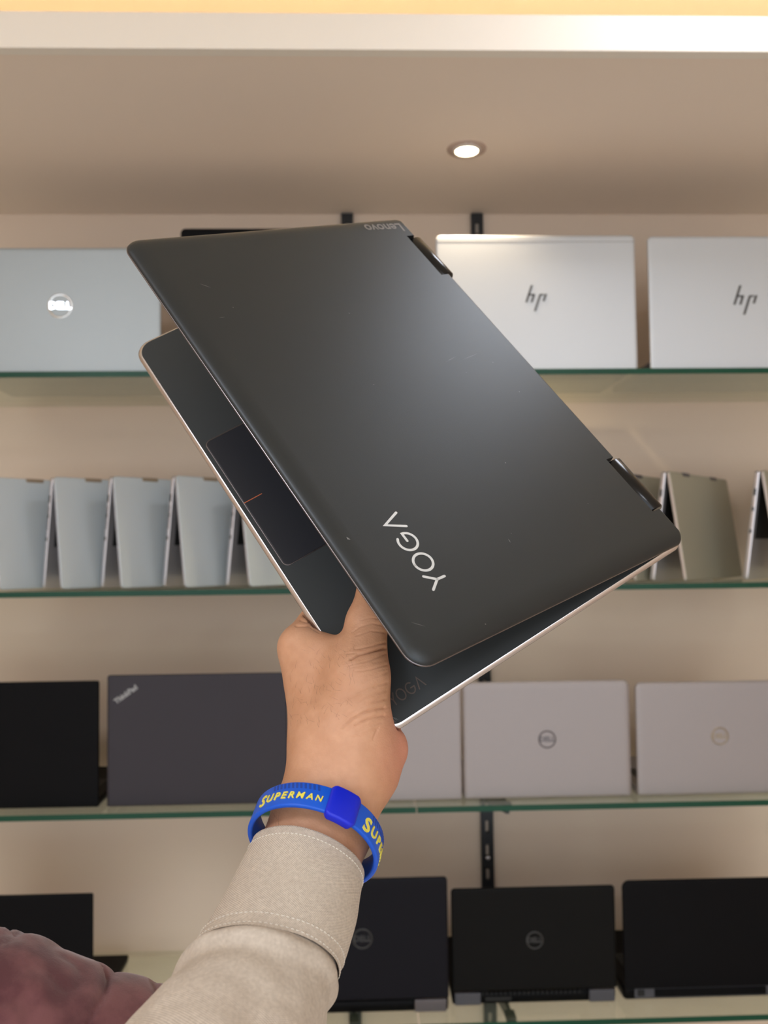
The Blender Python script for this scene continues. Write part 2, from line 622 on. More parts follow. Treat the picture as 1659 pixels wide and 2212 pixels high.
# top row
Y1 = 1.448
g = 'silver laptops on the topmost shelf'
r, lid, pl, w, lh = shelf_laptop('silver laptop with a shiny round logo, left end of the topmost shelf', 0, -87, 347, 535, Y1, M_silver_cool, group=g, base_m=M_grey_trim)
logo_round(lid, pl(130, 661), 0.0205, M_logo_chrome, M_logo_chrome)
r, lid, pl, w, lh = shelf_laptop('black laptop on the topmost shelf, mostly hidden behind the held laptop', 0, 390, 800, 493, Y1, M_black)
r, lid, pl, w, lh = shelf_laptop('silver laptop with a slanted four-bar logo and a seam line along its top', 0, 943, 1374, 508, Y1, M_silver, group=g, base_m=M_grey_trim)
logo_hp(lid, pl(1160, 644), 0.044, M_logo_dark)
link('top_band', boxes([(0.001, w - 0.001, lh - 0.0118, lh - 0.0110, -0.0002, 0.0003)]), M_grey_print, lid)
r, lid, pl, w, lh = shelf_laptop('silver laptop with a slanted four-bar logo, right end of the topmost shelf', 0, 1402, 1822, 510, Y1, M_silver, group=g, base_m=M_grey_trim)
logo_hp(lid, pl(1612, 648), 0.050, M_logo_dark)

# third row
Y3 = onZ(1180, 1725, SH[2] + GT).y
r, lid, pl, w, lh = shelf_laptop('matt black laptop at the left end of the third shelf', 2, -190, 213, 1474, Y3, M_black, rad=0.004, group='laptops on the third shelf')
r, lid, pl, w, lh = shelf_laptop('dark violet-grey laptop with tilted lettering on its lid corner', 2, 231, 621, 1456, Y3, M_darkviolet, rad=0.004, base_m=M_black, group='laptops on the third shelf')
link('logo', text_mesh('ThinkPad', 0.0115, 0.0003, offset=0.0005), M_think, lid, pl(272, 1500) @ Matrix.Rotation(math.radians(35), 4, 'Z') @ Matrix.Translation((0, 0, 0.0003)))
g = 'silver laptops on the third shelf'
r, lid, pl, w, lh = shelf_laptop('silver laptop on the third shelf, partly hidden by the hand', 2, 650, 997, 1473, Y3, M_silver_warm, group=g, rad=0.006)
for x0, x1, lx, ly, m2, lab in ((1001, 1362, 1182, 1597, M_logo_grey, 'silver laptop with grey ring logo, middle of the right group on the third shelf'),
                                (1375, 1735, 1555, 1590, M_logo_tan, 'silver laptop with tan ring logo, right end of the third shelf')):
    r, lid, pl, w, lh = shelf_laptop(lab, 2, x0, x1, 1472, Y3, M_silver_warm, group=g, rad=0.01, face=0.012)
    logo_round(lid, pl(lx, ly), 0.0148, m2, m2)

# lowest row
def zY(px, py):
    return onZ(px, py, SH[3] + GT).y


def rear_bits(root, w, t, mhinge, strips, ports=(), vents=0):
    for a, b in strips:
        link('hinge_cap', bevel_box(a * w, b * w, -0.001, 0.0065, 0.003, t + 0.001, 0.0012), mhinge, root)
    for a, b in ports:
        link('port', bevel_box(a * w, b * w, 0.0045, 0.008, 0.006, 0.0125, 0.0006), M_rubber, root)
    for i in range(vents):
        x = w * (0.18 + 0.62 * i / vents)
        link('vent', boxes([(x, x + w * .008, 0.0052, 0.0078, t - 0.006, t - 0.001)]), M_rubber, root)


g = 'black laptops on the lowest shelf'
Ya = 1.452
r, lid, pl, w, lh = shelf_laptop('plain black laptop at the left end of the lowest shelf', 3, -150, 200, 1935, Ya, M_black, rad=0.003, group=g)
Yb2 = zY(850, 2192)
r, lid, pl, w, lh = shelf_laptop('black laptop with diagonal carbon weave lid beside the linen sleeve', 3, 598, 968, 1899, Yb2, M_carbon, base_t=0.021, lid_gap=0.024, rad=0.006, base_m=M_black, group=g)
logo_round(lid, pl(783, 2028), 0.0165, M_logo_dim, M_logo_dim)
rear_bits(r, w, 0.021, M_logo_grey, [(0.80, 0.985), (0.015, 0.2)])
Yc2 = zY(1150, 2172)
r, lid, pl, w, lh = shelf_laptop('soft black laptop with dim round logo, middle of the lowest shelf', 3, 976, 1331, 1917, Yc2, M_blackbrown, base_t=0.021, lid_gap=0.025, rad=0.006, base_m=M_black, group=g)
logo_round(lid, pl(1155, 2031), 0.0145, M_logo_dim, M_logo_dim)
rear_bits(r, w, 0.021, M_grey_trim, [(0.83, 0.985), (0.015, 0.17)], [(0.2, 0.36)], 22)
Yd2 = zY(1500, 2162)
r, lid, pl, w, lh = shelf_laptop('tall black laptop with grey ported back edge, right end of the lowest shelf', 3, 1347, 1730, 1899, Yd2, M_black, base_t=0.025, lid_gap=0.021, rad=0.012, base_m=M_black, group=g)
link('rear_strip', bevel_box(w * .06, w * .97, 0.004, 0.0078, 0.004, 0.022, 0.0012), M_grey_trim, r)
link('port', bevel_box(w * .075, w * .115, 0.003, 0.0045, 0.008, 0.018, 0.0006), M_rubber, r)
link('battery', bevel_box(w * .17, w * .80, 0.0025, 0.0045, 0.006, 0.019, 0.001), M_black, r)


# second row: convertibles standing as tents
def tent(label, apx, apy, mface, medge, minner, group, slide=0.0):
    pl_, wd, half = 0.188, 0.275, 0.0255
    zs = SH[1] + GT + 0.0006
    ht = math.sqrt(pl_ * pl_ - half * half)
    ang = math.radians(48)
    Yn = YF + 0.030
    q = onY(apx, apy, Yn)
    ax = Vector((math.cos(ang), math.sin(ang), 0))
    perp = Vector((math.sin(ang), -math.cos(ang), 0))
    zc = Vector((0, 0, 1))
    root = empty('convertible_laptop', label, 'laptop', frame(Vector((q.x, Yn, zs)) + ax * slide, ax, -perp, zc), group)
    # local: X along hinge, Y towards the wall (rear panel), Z up; front panel leans to -Y
    tilt = math.atan2(half, ht)
    t = 0.006
    lid_m = Matrix.Translation((0, -0.0012, ht)) @ Matrix.Rotation(math.pi, 4, 'X') @ Matrix.Rotation(math.radians(90) + tilt, 4, 'X')
    # lid: local X along hinge, Y down along the panel, Z = outward
    yv = Vector((0, -math.sin(tilt), -math.cos(tilt)))
    nv = Vector((0, -math.cos(tilt), math.sin(tilt)))
    L = pl_ - 0.002
    # slab built with Z inward positive (left handed frames avoided): X, Y=yv, Z = X x yv
    zv = Vector((1, 0, 0)).cross(yv)
    sgn = 1 if zv.dot(nv) > 0 else -1
    lm = frame(Vector((0, -0.0075, ht + 0.0005)), Vector((1, 0, 0)), yv, zv)
    rings = [(0.0008, -t * sgn), (0.0, (-t + .0012) * sgn), (0.0, -.0012 * sgn), (0.0008, 0.0)]
    if sgn < 0:
        rings = [(i, z) for i, z in rings][::-1]
    lid = link('lid', slab(wd, L, rings, [0.005] * 4), mface, root, lm)
    ed = [(-0.0002, (-t + .001) * sgn), (-0.0002, -.001 * sgn)]
    link('rim', slab(wd, L, ed if sgn > 0 else ed[::-1], [0.005] * 4, caps=(False, False)), medge, lid)
    link('screen', bevel_box(.005, wd - .005, .006, L - .008, min((-t - .0006) * sgn, -t * sgn), max((-t - .0006) * sgn, -t * sgn), .0002), M_screen, lid)
    # rear panel = base with ports along its side
    yv2 = Vector((0, math.sin(tilt), -math.cos(tilt)))
    zv2 = Vector((1, 0, 0)).cross(yv2)
    nv2 = Vector((0, math.cos(tilt), math.sin(tilt)))
    s2 = 1 if zv2.dot(nv2) > 0 else -1
    bm_ = frame(Vector((0, 0.0075, ht + 0.0005)), Vector((1, 0, 0)), yv2, zv2)
    t2 = 0.0085
    rings = [(0.0008, -t2 * s2), (0.0, (-t2 + .0012) * s2), (0.0, -.0012 * s2), (0.001, 0.0)]
    if s2 < 0:
        rings = rings[::-1]
    base = link('base', slab(wd, L, rings, [0.005] * 4), medge, root, bm_)
    z0, z1 = sorted(((-t2 - .0004) * s2, -t2 * s2))
    link('keyboard', bevel_box(.012, wd - .012, .02, L * .62, z0, z1, .0001), minner, base)
    z0, z1 = sorted((-t2 * .7 * s2, -t2 * .3 * s2))
    for (a, b) in ((0.03, 0.042), (0.062, 0.068), (0.10, 0.106)):
        link('port', boxes([(-0.0004, 0.001, a, b, z0, z1)]), M_rubber, base)
    vents = [(-0.0004, 0.001, .05 + i * .0032, .0516 + i * .0032, z0, z1) for i in range(12)] if mface is M_silver_blue else []
    for vb in vents:
        link('vent', boxes([vb]), M_grey_trim, base)
    for hx in (wd * .2, wd * .68):
        link('hinge', bevel_box(hx, hx + .032, -0.0085, 0.0085, ht - 0.006, ht + .0012, .0015), M_logo_tan if mface is M_silver_blue else M_grey_trim, root)
    return root


g = 'silver convertibles standing as tents on the left of the second shelf'
for apx, apy, lab in ((-18, 1036, 'pale silver convertible standing as a tent, cut off by the left edge'),
                      (113, 1028, 'pale silver convertible standing as a tent, second from the left edge'),
                      (240, 1025, 'pale silver convertible standing as a tent, third from the left edge'),
                      (375, 1022, 'pale silver convertible standing as a tent, fourth from the left edge'),
                      (512, 1020, 'pale silver convertible tent showing only below the held laptop\'s front edge')):
    tent(lab, apx, apy, M_silver_blue, M_edge, M_key, g)
g = 'grey convertibles standing as tents on the right of the second shelf'
for apx, apy, lab in ((1312, 1013, 'olive-grey convertible tent peeking out behind the held laptop\'s hinge corner'),
                      (1437, 1013, 'olive-grey convertible standing as a tent right of the held laptop'),
                      (1640, 1013, 'grey convertible tent with dark inside, cut off by the right edge')):
    tent(lab, apx, apy, M_olive, M_edge, M_key, g, 0.034 if apx == 1312 else 0.0)

# ------------------------------------------------------------------ held laptop
RC = np.array([[0.5459, -0.7662, -0.3389], [0.7435, 0.2565, 0.6176], [-0.3863, -0.5892, 0.7097]])
TB = np.array([0.0101, -0.2150, 0.6394])


def c2w(v):                                   # camera vector (x right, y down, z forward) -> world vector
    return RT * float(v[0]) - UP * float(v[1]) + FW * float(v[2])


ex, ey, ez = (c2w(RC[:, i]).normalized() for i in range(3))
ey = (ey - ex * ex.dot(ey)).normalized()
ez = ex.cross(ey)
LW, LD, TH = 0.310, 0.2133, math.radians(22.6)
LO = CAM + c2w(TB)
lid_mw = frame(LO, ex, ey, ez)               # Z points away from the viewer
eyb = ey * math.cos(TH) + ez * math.sin(TH)
ezb = ez * math.cos(TH) - ey * math.sin(TH)
BO = LO + ey * (-0.003) + ez * 0.0066
base_mw = frame(BO, ex, eyb, ezb)


def on_plane(mw, px, py, off=0.0):
    """pixel -> local coords on the plane Z = off of frame mw"""
    inv = mw.inverted()
    o = inv @ CAM
    d = inv.to_3x3() @ (P(px, py, 1.0) - CAM)
    t = (off - o.z) / d.z
    return o + d * t


held = empty('held_laptop', 'charcoal two-in-one laptop half open, held up in the hand', 'laptop', base_mw)
inv_root = base_mw.inverted()


def hpart(name, me, m, mw, parent=None):
    o = link(name, me, m, held if parent is None else parent)
    o.matrix_local = (inv_root @ mw) if parent is None else mw
    return o


def apply_boolean(me, cutters):
    o = bpy.data.objects.new('tmp', me)
    COL.objects.link(o)
    tmp = []
    for c in cutters:
        co = bpy.data.objects.new('cut', c)
        COL.objects.link(co)
        md = o.modifiers.new('b', 'BOOLEAN')
        md.operation = 'DIFFERENCE'
        md.solver = 'EXACT'
        md.object = co
        tmp.append(co)
    dg = bpy.context.evaluated_depsgraph_get()
    dg.update()
    out = bpy.data.meshes.new_from_object(o.evaluated_get(dg))
    for q in [o] + tmp:
        bpy.data.objects.remove(q)
    return out


h1 = (on_plane(lid_mw, 884, 509).x, on_plane(lid_mw, 965, 592).x)
h2 = (on_plane(lid_mw, 1316, 990).x, on_plane(lid_mw, 1421, 1100).x)
LT = 0.0052
lid_rings = [(0.012, 0.0), (0.008, 0.00012), (0.005, 0.00045), (0.003, 0.00095), (0.0014, 0.0017), (0.0005, 0.0025), (0.0, 0.0036), (0.0, LT - .0010), (0.0008, LT)]
radl = [0.0045, 0.006, 0.011, 0.011]
lid_me = slab(LW, LD, lid_rings, radl, 0.12)
cuts = [boxes([(a, b, -0.01, 0.0078, -0.01, 0.02)]) for a, b in (h1, h2)]
lid_me = apply_boolean(lid_me, cuts)
lid_o = hpart('lid', lid_me, M_lid, lid_mw)
lid_o['label'] = 'matt charcoal lid with soft rounded rim'
# thin chamfer line around the lid rim
tr = slab(LW, LD, [(-0.00015, 0.0037), (-0.00025, 0.0043), (-0.0001, LT - 0.0006)], radl, 0.0, caps=(False, False))
tr = apply_boolean(slab(LW, LD, [(0.0012, 0.00365), (-0.00015, 0.0037), (-0.00025, 0.0043), (-0.0001, LT - 0.0006), (0.0012, LT - 0.0005)], radl, 0.0), cuts)
hpart('lid_rim', tr, M_dark_trim, Matrix.Identity(4), lid_o)
hpart('screen', slab(LW - .004, LD - .012, [(0, LT), (0.0003, LT + 0.0006)], [0.004] * 4), M_screen, Matrix.Translation((.002, .010, 0)), lid_o)
for a, b in (h1, h2):
    prof = [(0.0001, -0.0001)]
    n = 18
    v, f = [], []
    ends = [a + 0.0012, b - 0.0012]
    xs = [ends[0], ends[0] + .0008, ends[1] - .0008, ends[1]]
    for x, s in zip(xs, (0.86, 1, 1, 0.86)):
        for i in range(n):
            q = 2 * math.pi * i / n
            v.append((x, -0.0006 + 0.0068 * s * math.cos(q), 0.0052 + 0.0050 * s * math.sin(q)))
    for k in range(3):
        for i in range(n):
            j = (i + 1) % n
            f.append((k * n + i, k * n + j, (k + 1) * n + j, (k + 1) * n + i))
    f.append(tuple(reversed(range(n))))
    f.append(tuple(range(3 * n, 4 * n)))
    hm = mesh(v, f)
    for p in hm.polygons:
        p.use_smooth = len(p.vertices) == 4
    hpart('hinge', hm, M_hinge, lid_mw)

# base
radb = [0.005, 0.006, 0.012, 0.012]
BT = 0.0088
base_me = slab(LW, LD, [(0.0022, 0.0), (0.0022, 0.0004), (0.0003, 0.0021), (0.0, 0.0030), (0.0008, 0.0052), (0.004, 0.0078), (0.009, BT)], radb, 0.3)
base_o = hpart('base', base_me, M_deck, base_mw)
base_o['label'] = 'dark keyboard base with smooth palm rest'
trim_me = slab(LW, LD, [(0.0023, -0.00006), (0.0018, -0.00006), (-0.0001, 0.0018), (-0.00015, 0.0024), (0.0006, 0.0026)], radb, 0.3, caps=(False, False))
hpart('edge_trim', trim_me, M_trim, Matrix.Identity(4), base_o)['label'] = 'polished silver chamfer'
# keyboard under the lid
kb = hpart('keyboard', keyboard_mesh(0.268, 0.098), M_key, Matrix.Translation((0.021, 0.020, 0.0)) @ Matrix.Scale(-1, 4, (0, 0, 1)), base_o)
kb['kind'] = 'stuff'
# touchpad: corners from the photograph on the palm rest plane
t1, t2 = on_plane(base_mw, 443, 957), on_plane(base_mw, 617, 1224)
px0, px1 = min(t1.x, t2.x), max(t1.x, t2.x)
py1 = (t1.y + t2.y) / 2
pad_d = 0.068
pw = px1 - px0
hpart('touchpad_rim', slab(pw + .0012, pad_d + .0012, [(0, -0.00005), (0.0003, -0.0001)], [0.004] * 4), M_dark_trim, Matrix.Translation((px0 - .0006, py1 - pad_d - .0006, 0)), base_o)
pad = hpart('touchpad', slab(pw, pad_d, [(0, -0.0001), (0.0004, -0.00022)], [0.0036] * 4), M_pad, Matrix.Translation((px0, py1 - pad_d, 0)), base_o)
pad['label'] = 'black glass touchpad'
o1, o2 = on_plane(base_mw, 527, 1087), on_plane(base_mw, 566, 1067)
hpart('click_line', boxes([((o1.x + o2.x) / 2 - .00022, (o1.x + o2.x) / 2 + .00022, o2.y, o1.y, -0.0003, -0.0002)]), M_orange, Matrix.Identity(4), base_o)['label'] = 'short orange line'
# rubber feet under the base
for fx in (0.03, LW - 0.05):
    for fy in (0.02, LD - 0.03):
        hpart('rubber_foot', bevel_box(fx, fx + .03, fy, fy + .006, BT - .0003, BT + .0012, .0005), M_rubber, Matrix.Identity(4), base_o)


# word on lid: strokes drawn in a unit letter box, x reading direction, y up
def yoga_lines():
    L = []
    L.append([(0.0, 1.0), (0.36, 0.46), (0.72, 1.0)])
    L.append([(0.36, 0.46), (0.36, 0.0)])
    L.append(arc(1.34, 0.5, 0.44, 0.5, 90, 450, 40))
    L.append(arc(2.50, 0.5, 0.45, 0.5, 52, 360, 34) + [(2.54, 0.5)])
    L.append([(3.22, 0.0), (3.62, 1.0), (4.02, 0.0)])
    return L


def put_word(mw_plane, parent, pa, pb, pc, m, name, thick):
    """pa: pixel of the word's lower-left, pb: lower-right, pc: upper-left, on plane Z=0 of the frame"""
    a, b, c = (on_plane(mw_plane, *q) for q in (pa, pb, pc))
    xv = (b - a) / 4.02
    yv = (c - a)
    yv = yv - xv * (yv.dot(xv) / xv.length_squared)
    sx, sy = xv.length, yv.length
    lines = [[(x * sx, y * sy) for x, y in l] for l in yoga_lines()]
    me = stroke(lines, thick, 0.0001)
    zf = xv.normalized().cross(yv.normalized())
    mw = frame(Vector((a.x, a.y, -0.00012)), xv.normalized(), yv.normalized(), zf)
    return hpart(name, me, m, mw, parent)


# pixel anchors measured on the photograph
put_word(lid_mw, lid_o, (970.8, 1258.5), (855.6, 1107.5), (938, 1276.7), M_white_print, 'lid_lettering', 0.0014)['label'] = 'white word on the lid'
put_word(base_mw, base_o, (850, 1526), (920, 1479), (833, 1507), M_brown_print, 'palm_rest_lettering', 0.0007)['label'] = 'brown word on the palm rest'
a, b = on_plane(lid_mw, 868, 490), on_plane(lid_mw, 789, 493)
xv = (b - a)
ln = text_mesh('Lenovo', 1.0, 0.0, align='LEFT', offset=0.022)
xs_ = [v.co.x for v in ln.vertices]
sc = xv.length / (max(xs_) - min(xs_))
for v in ln.vertices:
    v.co = Vector(((v.co.x - min(xs_)) * sc, v.co.y * sc * 1.1, 0))
xn = xv.normalized()
yn = Vector((-xn.y, xn.x, 0))
if yn.x < 0:
    yn = -yn                                   # letters' tops face the other short side
zn = xn.cross(yn)
hpart('maker_lettering', ln, M_grey_print, frame(Vector((a.x, a.y, -0.00012)), xn, yn, zn), lid_o)

# small scratches and chips on the lid and on the palm-rest corner
M_wear = mat('bare_metal_scratch', '8a8b8b', 0.4, 0.6, var=0.1)
SCR = [('lid', (432, 613), (455, 621), .00022), ('lid', (474, 686), (486, 685), .00022), ('lid', (748, 1160), (757, 1166), .0011), ('lid', (962, 782), (985, 770), .00016),
       ('lid', (1098, 1164), (1103, 1172), .00035), ('lid', (888, 1344), (918, 1353), .00016), ('lid', (1000, 777), (1030, 764), .00014),
       ('base', (837, 1542), (852, 1556), .00028), ('base', (845, 1546), (858, 1557), .00022), ('base', (842, 1550), (856, 1560), .00030), ('base', (850, 1549), (862, 1556), .00018)]
for wh, pa, pb, wd_ in SCR:
    mw_, par_ = (lid_mw, lid_o) if wh == 'lid' else (base_mw, base_o)
    a_, b_ = on_plane(mw_, *pa), on_plane(mw_, *pb)
    d_ = (b_ - a_).normalized()
    n_ = Vector((-d_.y, d_.x, 0)) * wd_ / 2
    m_ = (a_ + b_) / 2 + n_ * .6
    vs2 = [a_, m_ - n_, b_, m_ + n_]
    up_ = Vector((0, 0, -.00006))
    me_ = mesh([v + up_ for v in vs2] + [v * 1.0 for v in vs2], [(0, 1, 2, 3), (0, 4, 5, 1), (1, 5, 6, 2), (2, 6, 7, 3), (3, 7, 4, 0)])
    hpart('scratch', me_, M_wear, Matrix.Identity(4), par_)

# ------------------------------------------------------------------ hand and forearm (one surface from blended cones)
CAMN = np.array([CAM.x, CAM.y, CAM.z])
Bw = np.array([[RT.x, RT.y, RT.z], [-UP.x, -UP.y, -UP.z], [FW.x, FW.y, FW.z]])      # rows: camera axes in world


def cam_pt(px, py, z):
    return np.array([(px - W / 2) / F * z, (py - H / 2) / F * z, z])


def w2c(v):
    return Bw @ (np.array(v) - CAMN)


bo_c = w2c(BO)
nb_c = -(Bw @ np.array(ezb))                  # deck normal towards the lid
exb_c, eyb_c = Bw @ np.array(ex), Bw @ np.array(eyb)


def dk(px, py, dist):
    """camera-space point on pixel ray, at signed distance dist from the palm-rest plane"""
    d = cam_pt(px, py, 1.0)
    return d * ((dist + nb_c @ bo_c) / (nb_c @ d))


U = -BT                                        # underside of the base
finger = lambda *q: list(q)
thumb = [(dk(752, 1585, 0.004), .0205), (dk(778, 1462, .0150), .0152), (dk(792, 1345, .0118), .0112), (dk(812, 1270, .0110), .0098), (dk(842, 1195, .0095), .0078)]
index = [(dk(702, 1590, -.006), .0175), (dk(652, 1400, -.0105), .0128), (dk(712, 1300, U - .0105), .0098), (dk(800, 1268, U - .0090), .0085), (dk(858, 1235, U - .0078), .0068)]
middle = [(dk(735, 1590, -.020), .0165), (dk(705, 1395, U - .018), .0125), (dk(800, 1290, U - .0110), .0098), (dk(890, 1245, U - .0092), .0086), (dk(945, 1215, U - .0080), .0070)]
ringf = [(dk(775, 1600, -.026), .0155), (dk(768, 1430, U - .018), .0118), (dk(865, 1345, U - .0105), .0092), (dk(945, 1305, U - .0088), .0082), (dk(995, 1275, U - .0076), .0066)]
pinky = [(dk(805, 1615, -.026), .0150), (dk(832, 1480, U - .016), .0110), (dk(900, 1425, U - .0092), .0080), (dk(960, 1385, U - .0080), .0072), (dk(1000, 1358, U - .0068), .0058)]
wrist = cam_pt(738, 1640, .470)
arm = [(wrist, .0262), (cam_pt(697, 1775, .453), .0262), (cam_pt(662, 1864, .4395), .0252), (cam_pt(620, 1960, .423), .0240), (cam_pt(560, 2110, .394), .0240), (cam_pt(470, 2330, .352), .0245)]
heel = [(dk(826, 1618, -.013), .0142), (dk(800, 1650, -.010), .0165)]
web = [(dk(745, 1490, .002), .0165), (dk(676, 1432, -.004), .0120)]
web2 = [(dk(745, 1432, .006), .0145), (dk(697, 1408, .002), .0098), (dk(655, 1400, -.007), .0120)]
thenar = [(dk(768, 1470, .009), .0150), (dk(765, 1580, .002), .0195)]
back = [(dk(690, 1480, -.008), .0155), (dk(722, 1600, -.004), .0215)]
wristf = [(dk(722, 1600, -.004), .0205), (wrist, .0255)]
wristr = [(dk(785, 1600, -.008), .0165), (cam_pt(765, 1665, .467), .0215)]


def seg(Pn, a, b, ra, rb):
    ba = b - a
    h = np.clip(((Pn - a) @ ba) / (ba @ ba), 0, 1)
    d = Pn - a - h[..., None] * ba
    return np.sqrt((d * d).sum(-1)) - (ra + (rb - ra) * h)


def smin(a, b, k):
    h = np.clip(0.5 + 0.5 * (b - a) / k, 0, 1)
    return b + (a - b) * h - k * h * (1 - h)


def chain(Pn, c, k):
    d = None
    for (a, ra), (b, rb) in zip(c[:-1], c[1:]):
        s = seg(Pn, a, b, ra, rb)
        d = s if d is None else smin(d, s, k)
    return d


def sdf(Pn):
    palm = chain(Pn, back, .004)
    for c, k in ((wristf, .010), (arm, .010), (web, .010), (web2, .007), (thenar, .008), (wristr, .010), (heel, .006)):
        palm = smin(palm, chain(Pn, c, .004), k)
    fing = None
    for c in (index, middle, ringf, pinky):
        s = chain(Pn, c, .003)
        fing = s if fing is None else smin(fing, s, .0022)
    d = smin(palm, fing, .007)
    d = smin(d, chain(Pn, thumb, .004), .008)
    # leave room for the base it grips (a rounded slab)
    q = Pn - bo_c
    lx, ly, lz = q @ exb_c, q @ eyb_c, -(q @ nb_c)
    e = 0.0005
    dx = np.maximum(-lx, lx - LW) - e
    dy = np.maximum(-ly, ly - LD) - e
    dz = np.maximum(-lz, lz - BT) - e
    # rounded corner at x=LW, y=LD
    r = 0.012
    cx, cy = lx - (LW - r), ly - (LD - r)
    dc = np.where((cx > 0) & (cy > 0), np.sqrt(np.maximum(cx, 0) ** 2 + np.maximum(cy, 0) ** 2) - r - e, np.maximum(dx, dy))
    slab_d = np.maximum(dc, dz)
    return np.maximum(d, -slab_d)


def surface_nets(lo, hi, h):
    n = [int(math.ceil((b - a) / h)) + 1 for a, b in zip(lo, hi)]
    xs, ys, zs = (lo[i] + h * np.arange(n[i]) for i in range(3))
    V = np.empty(n, np.float32)
    for i in range(0, n[0], 16):
        G = np.stack(np.meshgrid(xs[i:i + 16], ys, zs, indexing='ij'), -1)
        V[i:i + 16] = sdf(G)
    S = V < 0
    c = [S[a:n[0] - 1 + a, b:n[1] - 1 + b, d:n[2] - 1 + d] for a in (0, 1) for b in (0, 1) for d in (0, 1)]
    cnt = sum(x.astype(np.int8) for x in c)
    cells = np.argwhere((cnt > 0) & (cnt < 8))
    idx = -np.ones([k - 1 for k in n], np.int32)
    idx[tuple(cells.T)] = np.arange(len(cells))
    acc = np.zeros((len(cells), 3))
    num = np.zeros(len(cells))
    corners = np.array([(a, b, d) for a in (0, 1) for b in (0, 1) for d in (0, 1)])
    for i in range(8):
        for j in range(i + 1, 8):
            if abs(corners[i] - corners[j]).sum() != 1:
                continue
            va = V[tuple((cells + corners[i]).T)]
            vb = V[tuple((cells + corners[j]).T)]
            cr = (va < 0) != (vb < 0)
            t = np.where(cr, va / np.where(cr, va - vb, 1), 0)
            acc += np.where(cr[:, None], corners[i] + t[:, None] * (corners[j] - corners[i]), 0)
            num += cr
    verts = (cells + acc / num[:, None]) * h + np.array(lo)
    faces = []
    for ax in range(3):
        o1, o2 = (ax + 1) % 3, (ax + 2) % 3
        sl_a = [slice(None)] * 3
        sl_b = [slice(None)] * 3
        sl_a[ax] = slice(0, n[ax] - 1)
        sl_b[ax] = slice(1, n[ax])
        ch = S[tuple(sl_a)] != S[tuple(sl_b)]
        e = np.argwhere(ch)
        e = e[(e[:, o1] > 0) & (e[:, o2] > 0) & (e[:, o1] < n[o1] - 1) & (e[:, o2] < n[o2] - 1)]
        q = []
        for d1, d2 in ((-1, -1), (0, -1), (0, 0), (-1, 0)):
            p = e.copy()
            p[:, o1] += d1
            p[:, o2] += d2
            q.append(idx[tuple(p.T)])
        q = np.stack(q, 1)
        inside = S[tuple(e.T)]
        q[~inside] = q[~inside][:, ::-1]
        faces.append(q)
    return verts, np.concatenate(faces)


allp = np.array([p for c in (thumb, index, middle, ringf, pinky, arm, heel) for p, _ in c])
lo = allp.min(0) - 0.032
hi = allp.max(0) + 0.032
hv, hf = surface_nets(lo, hi, 0.00135)

# smooth and subdivide, then press the skin creases in
bm = bmesh.new()
vs_ = [bm.verts.new(v) for v in hv]
for q in hf:
    try:
        bm.faces.new([vs_[i] for i in q])
    except ValueError:
        pass
for _ in range(3):
    bmesh.ops.smooth_vert(bm, verts=bm.verts, factor=0.5, use_axis_x=True, use_axis_y=True, use_axis_z=True)
me_h = bpy.data.meshes.new('hand')
bm.to_mesh(me_h)
bm.free()
to = bpy.data.objects.new('tmp', me_h)
COL.objects.link(to)
md = to.modifiers.new('s', 'SUBSURF')
md.levels = 1
dg = bpy.context.evaluated_depsgraph_get()
dg.update()
me_h = bpy.data.meshes.new_from_object(to.evaluated_get(dg))
bpy.data.objects.remove(to)
nv_ = len(me_h.vertices)
co = np.empty(nv_ * 3, np.float32)
me_h.vertices.foreach_get('co', co)
co = co.reshape(-1, 3).astype(np.float64)
no = np.empty(nv_ * 3, np.float32)
me_h.vertices.foreach_get('normal', no)
no = no.reshape(-1, 3).astype(np.float64)
pix = np.stack([co[:, 0] / co[:, 2] * F + W / 2, co[:, 1] / co[:, 2] * F + H / 2], 1)
facing = (no * co).sum(1) < 0
creases = [  # (points in photo pixels, width px, depth m)
    ([(832, 1400), (803, 1407), (774, 1414), (758, 1424)], 2.4, .0014),
    ([(832, 1388), (800, 1396), (768, 1402)], 2.0, .0005),
    ([(833, 1412), (806, 1424), (780, 1430)], 1.8, .0004),
    ([(836, 1436), (800, 1446), (768, 1450)], 1.8, .0004),
    ([(838, 1452), (806, 1464), (782, 1472)], 1.7, .0003),
    ([(836, 1474), (800, 1488), (770, 1500)], 1.8, .0004),
    ([(835, 1492), (800, 1504), (764, 1520)], 1.8, .0004),
    ([(833, 1510), (795, 1520), (755, 1538)], 1.9, .0005),
    ([(831, 1528), (791, 1537), (762, 1552), (740, 1572)], 2.3, .0009),
    ([(830, 1545), (795, 1553), (767, 1566)], 2.2, .0007),
    ([(825, 1560), (800, 1567), (772, 1578)], 1.8, .0004),
    ([(818, 1572), (790, 1584), (760, 1590)], 1.8, .0004),
    ([(815, 1578), (810, 1588), (806, 1598)], 2.4, .0004),
    ([(830, 1366), (800, 1362), (772, 1372)], 1.8, .0004),
    ([(832, 1352), (805, 1346), (776, 1354), (760, 1366)], 1.8, .0004),
    ([(828, 1338), (800, 1334), (778, 1340)], 1.7, .0003),
    ([(640, 1352), (668, 1352), (690, 1366)], 2.2, .0006),
    ([(650, 1340), (672, 1346), (684, 1358)], 1.8, .0004),
]
crng = random.Random(3)
for i in range(26):                           # fine fan of lines across the thumb base
    y = 1405 + i * 6.6
    l = crng.uniform(30, 70)
    x = crng.uniform(745, 815)
    sl = -0.12 - 0.02 * i * 0.6
    creases.append(([(x, y), (x + l * .5, y + l * .5 * sl - crng.uniform(-2, 2)), (x + l, y + l * sl)], 1.3, crng.uniform(.0001, .00025)))
disp = np.zeros(nv_)
